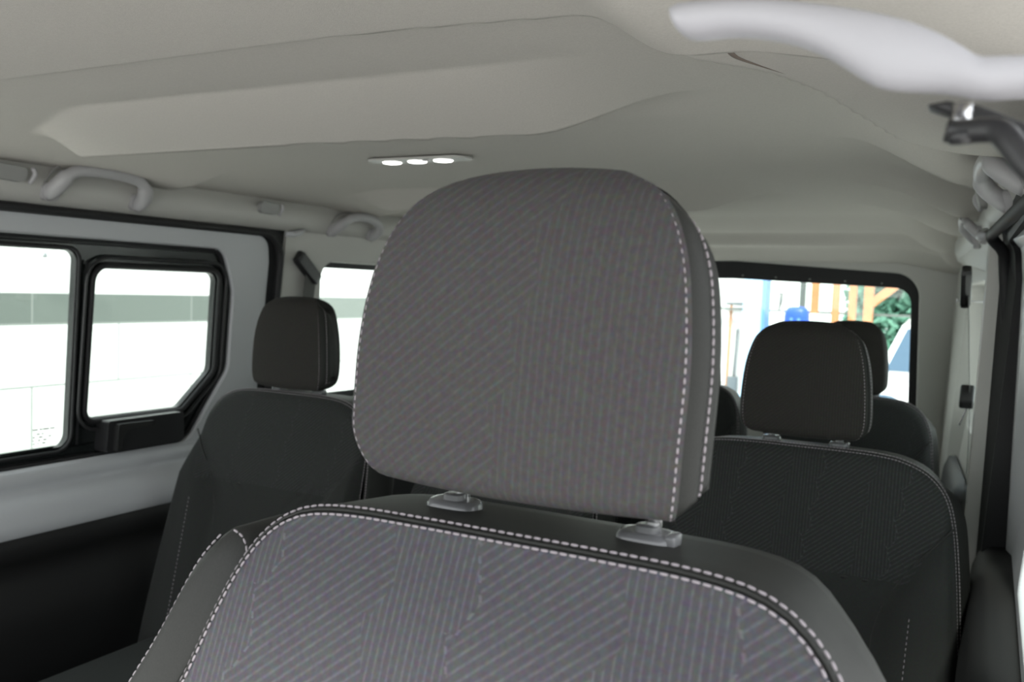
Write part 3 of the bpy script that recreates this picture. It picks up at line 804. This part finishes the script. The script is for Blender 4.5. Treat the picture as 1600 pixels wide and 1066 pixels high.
# ------------------------------------------------------------------ ceiling lamp
cl = thing('ceiling_lamp', 'thin ceiling lamp with three lit oval lenses in the headliner', 'ceiling lamp')
lx, ly, lz = -1.005, 1.445, .2495
bm = bmesh.new()
outl = rpoly([(-.105, -.022, .02), (.115, -.022, .02), (.130, .030, .02), (-.10, .034, .02)], 6)
plate(bm, outl, [], lambda a, b, d: Vector((lx+a, ly+b+a*.0, lz-.003-d)), .004, 0)
obj('lamp_housing', bm, TRIM, cl, smooth=False, bevel=.0015)
for u in (-.058, .002, .062):
    bm = bmesh.new(); ring = []
    for r_, dz_ in ((1.0, 0), (.9, -.0022), (.6, -.0032), (.2, -.0036)):
        ring.append([bm.verts.new((lx+u+.0205*r_*math.cos(2*PI*k/28), ly+.010+.017*r_*math.sin(2*PI*k/28), lz-.0068+dz_)) for k in range(28)])
    for A, B in zip(ring, ring[1:]):
        for i in range(28): bm.faces.new((A[i], A[(i+1) % 28], B[(i+1) % 28], B[i]))
    bm.faces.new(ring[-1]); obj('lamp_lens', bm, LAMPON, cl)
bm = bmesh.new(); box(bm, (lx+.032, ly-.004, lz-.008), (.014, .008, .003)); obj('switch', bm, HANDLE, cl, bevel=.001)

# ------------------------------------------------------------------ sun visor and its pivot arm
def at(px, py, Y):
    d = ROT @ Vector((px-CX, CY-py, -FPX)); return d*(Y/d.y)
vs = thing('sun_visor', 'pale padded sun visor folded up, blurred, top right corner', 'sun visor')
up_ = [(1055, 17), (1066, 10), (1110, 5), (1200, 3), (1310, 14), (1400, 30), (1460, 52), (1500, 74), (1530, 92), (1560, 92), (1610, 92), (1700, 96), (1800, 100)]
dn_ = [(1800, 160), (1700, 158), (1600, 152), (1540, 155), (1480, 146), (1400, 142), (1365, 134), (1325, 110), (1280, 84), (1220, 64), (1150, 56), (1085, 61), (1066, 55)]
ol = catmull([at(x, y, .345) for x, y in up_+dn_], 120, closed=True)
bm = bmesh.new(); cc = sum((Vector(p) for p in ol), Vector())/len(ol)
def ridge_pt(p):   # spine line of the visor for a rounded section
    t = (p.x-ol[0].x)
    return p
zmid = {}
upv = catmull([at(x, y, .345) for x, y in up_], 60); dnv = catmull([at(x, y, .345) for x, y in reversed(dn_)], 60)
rings = []
for a, b in zip(upv, dnv):
    ring = []
    for k in range(16):
        th = 2*PI*k/16; f = .5-.5*math.cos(th); p = a.lerp(b, f)
        ring.append(bm.verts.new(p + Vector((0, (-.011 if math.sin(th) > 0 else .010)*abs(math.sin(th))**.6, 0))))
    rings.append(ring)
for A, B in zip(rings, rings[1:]):
    for i in range(16): bm.faces.new((A[i], A[(i+1) % 16], B[(i+1) % 16], B[i]))
bm.faces.new(rings[0]); bm.faces.new(list(reversed(rings[-1])))
obj('visor_pad', bm, VISOR, vs)
bm = bmesh.new()
arm = catmull([at(1478, 204, .36), at(1500, 206, .36), at(1540, 203, .355), at(1562, 206, .352), at(1580, 224, .348), at(1600, 250, .345), at(1640, 290, .34), at(1690, 330, .335)], 30)
tube(bm, arm, [.0042+.0004*min(i, 10)/10 for i in range(30)], 14); va = obj('pivot_arm', bm, BLACK, vs)
bm = bmesh.new(); tube(bm, [at(1504, 162, .365), at(1504, 186, .365), at(1504, 212, .362)], .0036, 12); obj('pivot_pin', bm, CHROME, vs)
bm = bmesh.new(); tube(bm, [at(1502, 208, .358), at(1502, 224, .358)], [.0052, .004], 12); obj('pivot_cap', bm, BLACK, vs)
bm = bmesh.new()
br = [(1445, 163), (1480, 156), (1530, 163), (1600, 190), (1700, 235), (1700, 260), (1600, 212), (1560, 196), (1500, 180), (1470, 172)]
brr = [at(x, y, .37) for x, y in br]
A = [bm.verts.new(p) for p in brr]; B = [bm.verts.new(p+Vector((0, .014, 0))) for p in brr]
bm.faces.new(A); bm.faces.new(list(reversed(B)))
for i in range(len(A)): bm.faces.new((A[i], A[(i+1) % len(A)], B[(i+1) % len(A)], B[i]))
obj('pivot_bracket', bm, BLACK, vs, smooth=False, bevel=.002)

# ------------------------------------------------------------------ seat belts
def belt(label, sg, anchor, strap, tongue=None, extra=0.0):
    t = thing('seat_belt', label, 'seat belt')
    bm = bmesh.new()
    a, b = anchor
    A0 = side(sg, -.012+extra, *a); B0 = side(sg, -.016+extra, *b)
    tube(bm, [A0, A0.lerp(B0, .1), A0.lerp(B0, .9), B0], [.016, .019, .019, .015], 8, up=Vector((1, 0, 0)), sec=[(-1, -.55), (1, -.55), (1.1, 0), (.9, .6), (-.9, .6), (-1.1, 0)])
    obj('anchor_housing', bm, BLACK, t, smooth=False, bevel=.002)
    P = catmull([side(sg, d, y, z) for d, y, z in strap], 30)
    bm = bmesh.new(); prev = None
    rows = []
    for i, p in enumerate(P):
        wv = Vector((0, 1, 0))*.023
        rows.append([bm.verts.new(p-wv), bm.verts.new(p+wv), bm.verts.new(p+wv+Vector((.0015, 0, 0))), bm.verts.new(p-wv+Vector((.0015, 0, 0)))])
    for A_, B_ in zip(rows, rows[1:]):
        for k in range(4): bm.faces.new((A_[k], A_[(k+1) % 4], B_[(k+1) % 4], B_[k]))
    obj('strap', bm, BELT, t, smooth=False)
    if tongue:
        d, y, z = tongue; c = side(sg, d, y, z)
        bm = bmesh.new(); box(bm, c, (.03, .07, .022), Matrix.Rotation(.5, 3, 'X')); tg = obj('tongue', bm, BLACK, t, smooth=False, bevel=.005)
        bm = bmesh.new(); box(bm, c+Vector((-.004, -.01, -.04)), (.004, .022, .05), Matrix.Rotation(.3, 3, 'Y')); obj('tongue_plate', bm, CHROME, tg, smooth=False)
    return t
belt('black seat belt anchor and strap on the left pillar above the left headrest', -1, ((1.900, .074), (1.985, .005)), [(-.018, 1.955, .02), (-.02, 1.95, -.08), (-.022, 1.95, -.25), (-.025, 1.95, -.5), (-.03, 1.95, -.8)])
belt('seat belt with dark anchor hanging down the right pillar', 1, ((2.28, .085), (2.32, .0)), [(-.045, 2.30, .02), (-.05, 2.28, -.1), (-.05, 2.26, -.3), (-.035, 2.25, -.5), (-.03, 2.25, -.8)], (-.060, 2.25, -.205), -.035)
# slim coat peg by the belt anchor
bm = bmesh.new(); tube(bm, [side(1, 0, 2.45, .01), side(1, -.06, 2.45, .012)], .0025, 8); tube(bm, [side(1, -.06, 2.45, .012), side(1, -.063, 2.45, .012)], .005, 8)
tag(obj('peg', bm, HANDLE), 'slim pale peg sticking out beside the right belt anchor', 'peg')

# ------------------------------------------------------------------ outside, left: tiled workshop wall
GX = -3.6
def gw(a, b, d): return Vector((GX-d, a, b))
tl = bpy.data.objects.new('garage_wall', None); COL.objects.link(tl); structure(tl, 'white tiled workshop wall with a dark grey stripe, outside the left windows', 'wall')
def tilemat(name, col, line, var):
    m = bpy.data.materials.new(name); m.use_nodes = True; n = m.node_tree.nodes; l = m.node_tree.links; b = n['Principled BSDF']
    b.inputs['Roughness'].default_value = .5
    t = n.new('ShaderNodeUVMap'); bk = n.new('ShaderNodeTexBrick')
    bk.offset = .5; bk.inputs['Color1'].default_value = (*col, 1); bk.inputs['Color2'].default_value = (*[c*(1-var) for c in col], 1); bk.inputs['Mortar'].default_value = (*line, 1)
    bk.inputs['Scale'].default_value = 1; bk.inputs['Brick Width'].default_value = .86; bk.inputs['Row Height'].default_value = .27; bk.inputs['Mortar Size'].default_value = .0035
    l.new(t.outputs[0], bk.inputs['Vector']); l.new(bk.outputs['Color'], b.inputs['Base Color']); return m
TW = tilemat('white_tile', (.80, .82, .79), (.22, .24, .22), .02); TG = tilemat('grey_tile', (.16, .185, .165), (.27, .29, .27), .15)
for nm, z0, z1, m in (('lower_tiles', -1.65, -.225, TW), ('grey_stripe', -.225, -.088, TG), ('upper_wall', -.088, 1.4, TW if False else ALBWHITE)):
    bm = bmesh.new(); uvl = bm.loops.layers.uv.new('UVMap')
    box(bm, (GX-.05, 3.5, (z0+z1)/2), (.1, 8.0, z1-z0))
    for f in bm.faces:
        for lp in f.loops: lp[uvl].uv = (lp.vert.co.y-.23, lp.vert.co.z+.49+1.35-.0)
    obj(nm, bm, m, tl, smooth=False)
pp = thing('wall_pipe', 'thin bent pipe with a valve high on the white wall, outside the left window', 'pipe')
bm = bmesh.new(); tube(bm, catmull([(GX+.04, 2.30, .2), (GX+.04, 2.31, .11), (GX+.05, 2.36, .078), (GX+.05, 2.42, .070), (GX+.05, 2.55, .06), (GX+.05, 2.565, .02), (GX+.04, 2.60, -.008), (GX+.04, 2.66, -.012)], 40), .007, 8)
obj('pipe', bm, TILE, pp)
bm = bmesh.new(); tube(bm, [(GX+.05, 2.40, .085), (GX+.05, 2.40, .065)], .012, 10); obj('valve', bm, STEELTOOL, pp)

# ------------------------------------------------------------------ outside, rear
bm = bmesh.new(); box(bm, (0, 12, -1.70), (60, 60, .1)); structure(obj('ground', bm, CONCRETE, smooth=False), 'pale concrete yard around the van', 'ground')
bm = bmesh.new(); box(bm, (-3.6, 8.6, .3), (3.0, .12, 3.9)); structure(obj('yard_wall', bm, ALBWHITE, smooth=False), 'white building wall seen through the rear window', 'wall')
t = thing('blue_pillar', 'wide pale blue pillar with a darker blue edge, seen through the rear window', 'pillar')
bm = bmesh.new(); box(bm, (-1.90, 8.2, .3), (.17, .2, 3.9)); obj('pillar_face', bm, BLUEPAINT, t, smooth=False, bevel=.01)
bm = bmesh.new(); box(bm, (-1.80, 8.2, .3), (.03, .21, 3.9)); obj('pillar_edge', bm, BLUEEDGE, t, smooth=False)
bm = bmesh.new(); box(bm, (-1.555, 8.6, .3), (.045, .06, 3.9)); tag(obj('metal_post', bm, GREYPOST, smooth=False), 'slim grey green metal post between the blue pillar and the timber posts', 'post')
for x, zb, zt, lab in ((-1.41, -.12, 1.6, 'orange timber post nearest the grey metal post'), (-1.23, -1.65, 1.6, 'orange timber post, second from the grey metal post'), (-1.088, -1.65, 1.6, 'orange timber post, third from the grey metal post')):
    bm = bmesh.new(); box(bm, (x, 8.4, (zb+zt)/2), (.06, .06, zt-zb)); tag(obj('timber_post', bm, WOOD, smooth=False), lab+', beyond the rear window', 'post', 'timber posts beyond the rear window')
bm = bmesh.new(); box(bm, (-1.2, 8.40, 1.65), (1.3, .10, .10)); tag(obj('timber_beam', bm, WOOD, smooth=False), 'orange timber beam carrying the tops of the timber posts', 'beam')
t = thing('braced_timber_post', 'orange timber post with a slanting brace, beside the green tree', 'post')
bm = bmesh.new(); box(bm, (-.955, 8.4, -.02), (.075, .08, 3.24)); obj('post', bm, WOOD, t, smooth=False)
bm = bmesh.new(); tube(bm, [(-.96, 8.4, -.04), (-.62, 8.4, .26)], .035, 4, sec=[(-1, -1), (1, -1), (1, 1), (-1, 1)]); obj('brace', bm, WOOD, t, smooth=False)
bm = bmesh.new(); box(bm, (-1.6, 8.45, -.11), (2.0, .04, .02)); tag(obj('fence_wire_rail', bm, GREYPOST, smooth=False), 'thin rail running behind the timber posts', 'rail')
# blue canister
t = thing('blue_canister', 'bright blue plastic canister on a stand in front of the timber posts', 'canister')
bm = bmesh.new(); c0 = Vector((-1.45, 7.8, -.20))
rings = []
for z, s in ((-.15, .8), (-.14, .95), (-.05, 1), (.05, 1), (.10, .95), (.13, .75), (.14, .4)):
    rings.append([bm.verts.new(c0+Vector((.10*s*math.copysign(abs(math.cos(a))**.7, math.cos(a)), .08*s*math.copysign(abs(math.sin(a))**.7, math.sin(a)), z))) for a in [2*PI*k/24 for k in range(24)]])
for A, B in zip(rings, rings[1:]):
    for i in range(24): bm.faces.new((A[i], A[(i+1) % 24], B[(i+1) % 24], B[i]))
bm.faces.new(rings[-1]); bm.faces.new(rings[0]); obj('canister_body', bm, BLUEPLASTIC, t)
for s in (-.03, .03):
    bm = bmesh.new(); tube(bm, [(c0.x+s, c0.y-.088, .03+c0.z), (c0.x+s, c0.y-.07, .03+c0.z)], .014, 12); obj('cap', bm, BLUEEDGE, t)
bm = bmesh.new(); box(bm, (c0.x, c0.y, -1.0), (.28, .24, 1.3)); tag(obj('storage_stand', bm, TILE, smooth=False, bevel=.01), 'pale stand carrying the bright blue canister', 'stand')
bm = bmesh.new(); tube(bm, [(-1.73, 8.5, .06), (-1.73, 8.5, -.02), (-1.745, 8.5, -.1)], [.022, .018, .008], 8); tag(obj('wall_bracket', bm, GREYPOST), 'small dark bracket just right of the blue pillar', 'bracket')
# tools against the white wall
def tool(name, label, x, z0, z1, m, head=None, r=.012):
    t = thing(name, label, 'tool')
    bm = bmesh.new(); tube(bm, [(x, 8.45, z0), (x+.01, 8.5, z1)], r, 8); obj('shaft', bm, m, t)
    if head:
        bm = bmesh.new(); box(bm, head[0], head[1]); obj('head', bm, STEELTOOL, t, smooth=False, bevel=.005)
tool('rake', 'rake with wooden shaft and dark head, leaning on the white wall', -2.20, -1.62, -.05, WOOD, ((-2.14, 8.49, -.06), (.20, .025, .025)))
tool('broom', 'timber shafted broom standing right of the rake', -2.04, -1.62, -.09, WOOD, ((-2.04, 8.40, -1.59), (.14, .06, .1)))
tool('spade', 'spade with grey shaft leaning between rake and broom', -2.13, -.95, -.30, STEELTOOL, ((-2.13, 8.43, -.86), (.10, .03, .22)), r=.014)
bm = bmesh.new()
bmesh.ops.create_uvsphere(bm, u_segments=20, v_segments=12, radius=.16, matrix=Matrix.Translation((-2.32, 8.0, -.90)) @ Matrix.Diagonal((1, .8, 1.1, 1)))
tag(obj('blue_sack', bm, BLUEPAINT), 'rounded light blue sack low by the white wall, left edge of the rear window', 'sack')
bm = bmesh.new(); box(bm, (-2.32, 8.0, -1.36), (.4, .35, .57)); tag(obj('crate', bm, TILE, smooth=False, bevel=.01), 'pale crate under the light blue sack', 'crate')
# tree
t = thing('leafy_tree', 'dense green tree beyond the timber posts, right part of the rear window', 'tree')
bm = bmesh.new(); tube(bm, catmull([(-.8, 16, -1.65), (-.82, 16, -.9), (-.75, 16, -.2), (-.8, 16, .6)], 14), [.14-.006*i for i in range(14)], 10); obj('trunk', bm, BARK, t)
def crown(name, m, cx, cy, cz, rx, ry, rz, N, sz):
    bm = bmesh.new()
    for _ in range(N):
        v = Vector((random.gauss(0, 1), random.gauss(0, 1), random.gauss(0, 1))).normalized()*(random.random()**.35)
        p = Vector((cx+v.x*rx, cy+v.y*ry, cz+v.z*rz)); rot = Matrix.Rotation(random.uniform(0, 6.28), 3, Vector((random.random()-.5, random.random()-.5, random.random())))
        s = sz*random.uniform(.6, 1.3)
        vs_ = [bm.verts.new(p+rot@Vector(q)*s) for q in ((-1, 0, 0), (0, -.45, .12), (1, 0, 0), (0, .45, .12))]
        bm.faces.new(vs_)
    return obj(name, bm, m, t, smooth=False)
crown('foliage', LEAF, -.75, 16.0, -.1, 1.45, 1.2, 1.75, 6000, .13)
crown('pale_foliage', LEAFB, -1.0, 14.7, .85, .9, .4, .45, 500, .11)

# parked car
car = thing('parked_car', 'white parked car at the right edge of the rear window', 'car')
def carsec(x0, y0):
    # side silhouette (y along car length, z up), swept across the width
    body = rpoly([(0, -1.40, .05), (0, -.98, .10), (.25, -.80, .1), (1.0, -.72, .08), (4.1, -.72, .1), (4.2, -1.0, .1), (4.2, -1.40, .05)], 5)
    cab = rpoly([(.95, -.74, .03), (1.55, -.24, .12), (2.2, -.16, .2), (3.4, -.20, .15), (4.0, -.74, .05)], 5)
    return body, cab
body, cab = carsec(0, 0)
CXX, CYY = -.26, 9.3
def sweep(poly, w0, w1, zlo, zhi):
    bm = bmesh.new(); rings = []
    for f in (-1, -.92, .92, 1):
        ring = []
        for p in poly:
            k = w0 + (w1-w0)*max(0, min(1, (p[1]-zlo)/(zhi-zlo)))
            sc_ = 1 if abs(f) < .95 else .985
            ring.append(bm.verts.new((CXX + f*k, CYY+p[0], zlo+(p[1]-zlo)*sc_)))
        rings.append(ring)
    n = len(poly)
    for A, B in zip(rings, rings[1:]):
        for i in range(n): bm.faces.new((A[i], A[(i+1) % n], B[(i+1) % n], B[i]))
    bm.faces.new(rings[0]); bm.faces.new(list(reversed(rings[-1]))); return bm
obj('car_body', sweep(body, .86, .84, -1.4, -.7), CARPAINT, car, angle=35)
obj('car_roof', sweep(cab, .78, .58, -.74, -.16), CARPAINT, car, angle=35)
bm = bmesh.new()
ws = [(-.70, .98, -.72), (.70, .98, -.72), (.55, 1.50, -.28), (-.55, 1.50, -.28)]
A = [bm.verts.new((CXX+x, CYY+y-.03, z)) for x, y, z in ws]; B = [bm.verts.new((CXX+x, CYY+y-.015, z-.01)) for x, y, z in ws]
bm.faces.new(A); bm.faces.new(list(reversed(B)))
for i in range(4): bm.faces.new((A[i], A[(i+1) % 4], B[(i+1) % 4], B[i]))
obj('windscreen', bm, CARGLASS, car, smooth=False)
for sg in (-1, 1):
    bm = bmesh.new()
    q = [(1.25, -.70), (1.68, -.28), (2.3, -.24), (3.3, -.28), (3.75, -.70)]
    A = [bm.verts.new((CXX+sg*(.79-.2*(z+.74)/.58+.004), CYY+y, z)) for y, z in q]; B = [bm.verts.new((CXX+sg*(.77-.2*(z+.74)/.58), CYY+y, z)) for y, z in q]
    bm.faces.new(A); bm.faces.new(list(reversed(B)))
    for i in range(5): bm.faces.new((A[i], A[(i+1) % 5], B[(i+1) % 5], B[i]))
    obj('side_window', bm, CARGLASS, car, smooth=False)
    for y in (.75, 3.4):
        bm = bmesh.new(); tube(bm, [(CXX+sg*.70, CYY+y, -1.33), (CXX+sg*.88, CYY+y, -1.33)], .32, 28); obj('wheel', bm, RUBBER, car, angle=40)
    bm = bmesh.new(); bmesh.ops.create_uvsphere(bm, u_segments=14, v_segments=8, radius=.1, matrix=Matrix.Translation((CXX+sg*.96, CYY+1.35, -.66)) @ Matrix.Diagonal((1, .6, .7, 1))); obj('wing_mirror', bm, CARPAINT, car)
    bm = bmesh.new(); bmesh.ops.create_uvsphere(bm, u_segments=14, v_segments=8, radius=.13, matrix=Matrix.Translation((CXX+sg*.62, CYY+.04, -.97)) @ Matrix.Diagonal((1.2, .4, .6, 1))); obj('headlamp', bm, CARGLASS, car)

# ------------------------------------------------------------------ put every thing's origin at its base
bpy.context.view_layer.update()
done = set()
for o in [o for o in COL.objects if o.parent is None and o.type in ('EMPTY', 'MESH')]:
    fam = [o] + list(o.children_recursive)
    vs_ = [v.co for q in fam if q.type == 'MESH' for v in q.data.vertices]
    if not vs_: continue
    lo = [min(v[i] for v in vs_) for i in range(3)]; hi = [max(v[i] for v in vs_) for i in range(3)]
    org = Vector(((lo[0]+hi[0])/2, (lo[1]+hi[1])/2, lo[2]))
    for q in fam:
        if q.type == 'MESH' and q.data.name not in done:
            done.add(q.data.name); q.data.transform(Matrix.Translation(-org))
    o.location = org + Vector((0, 0, H))
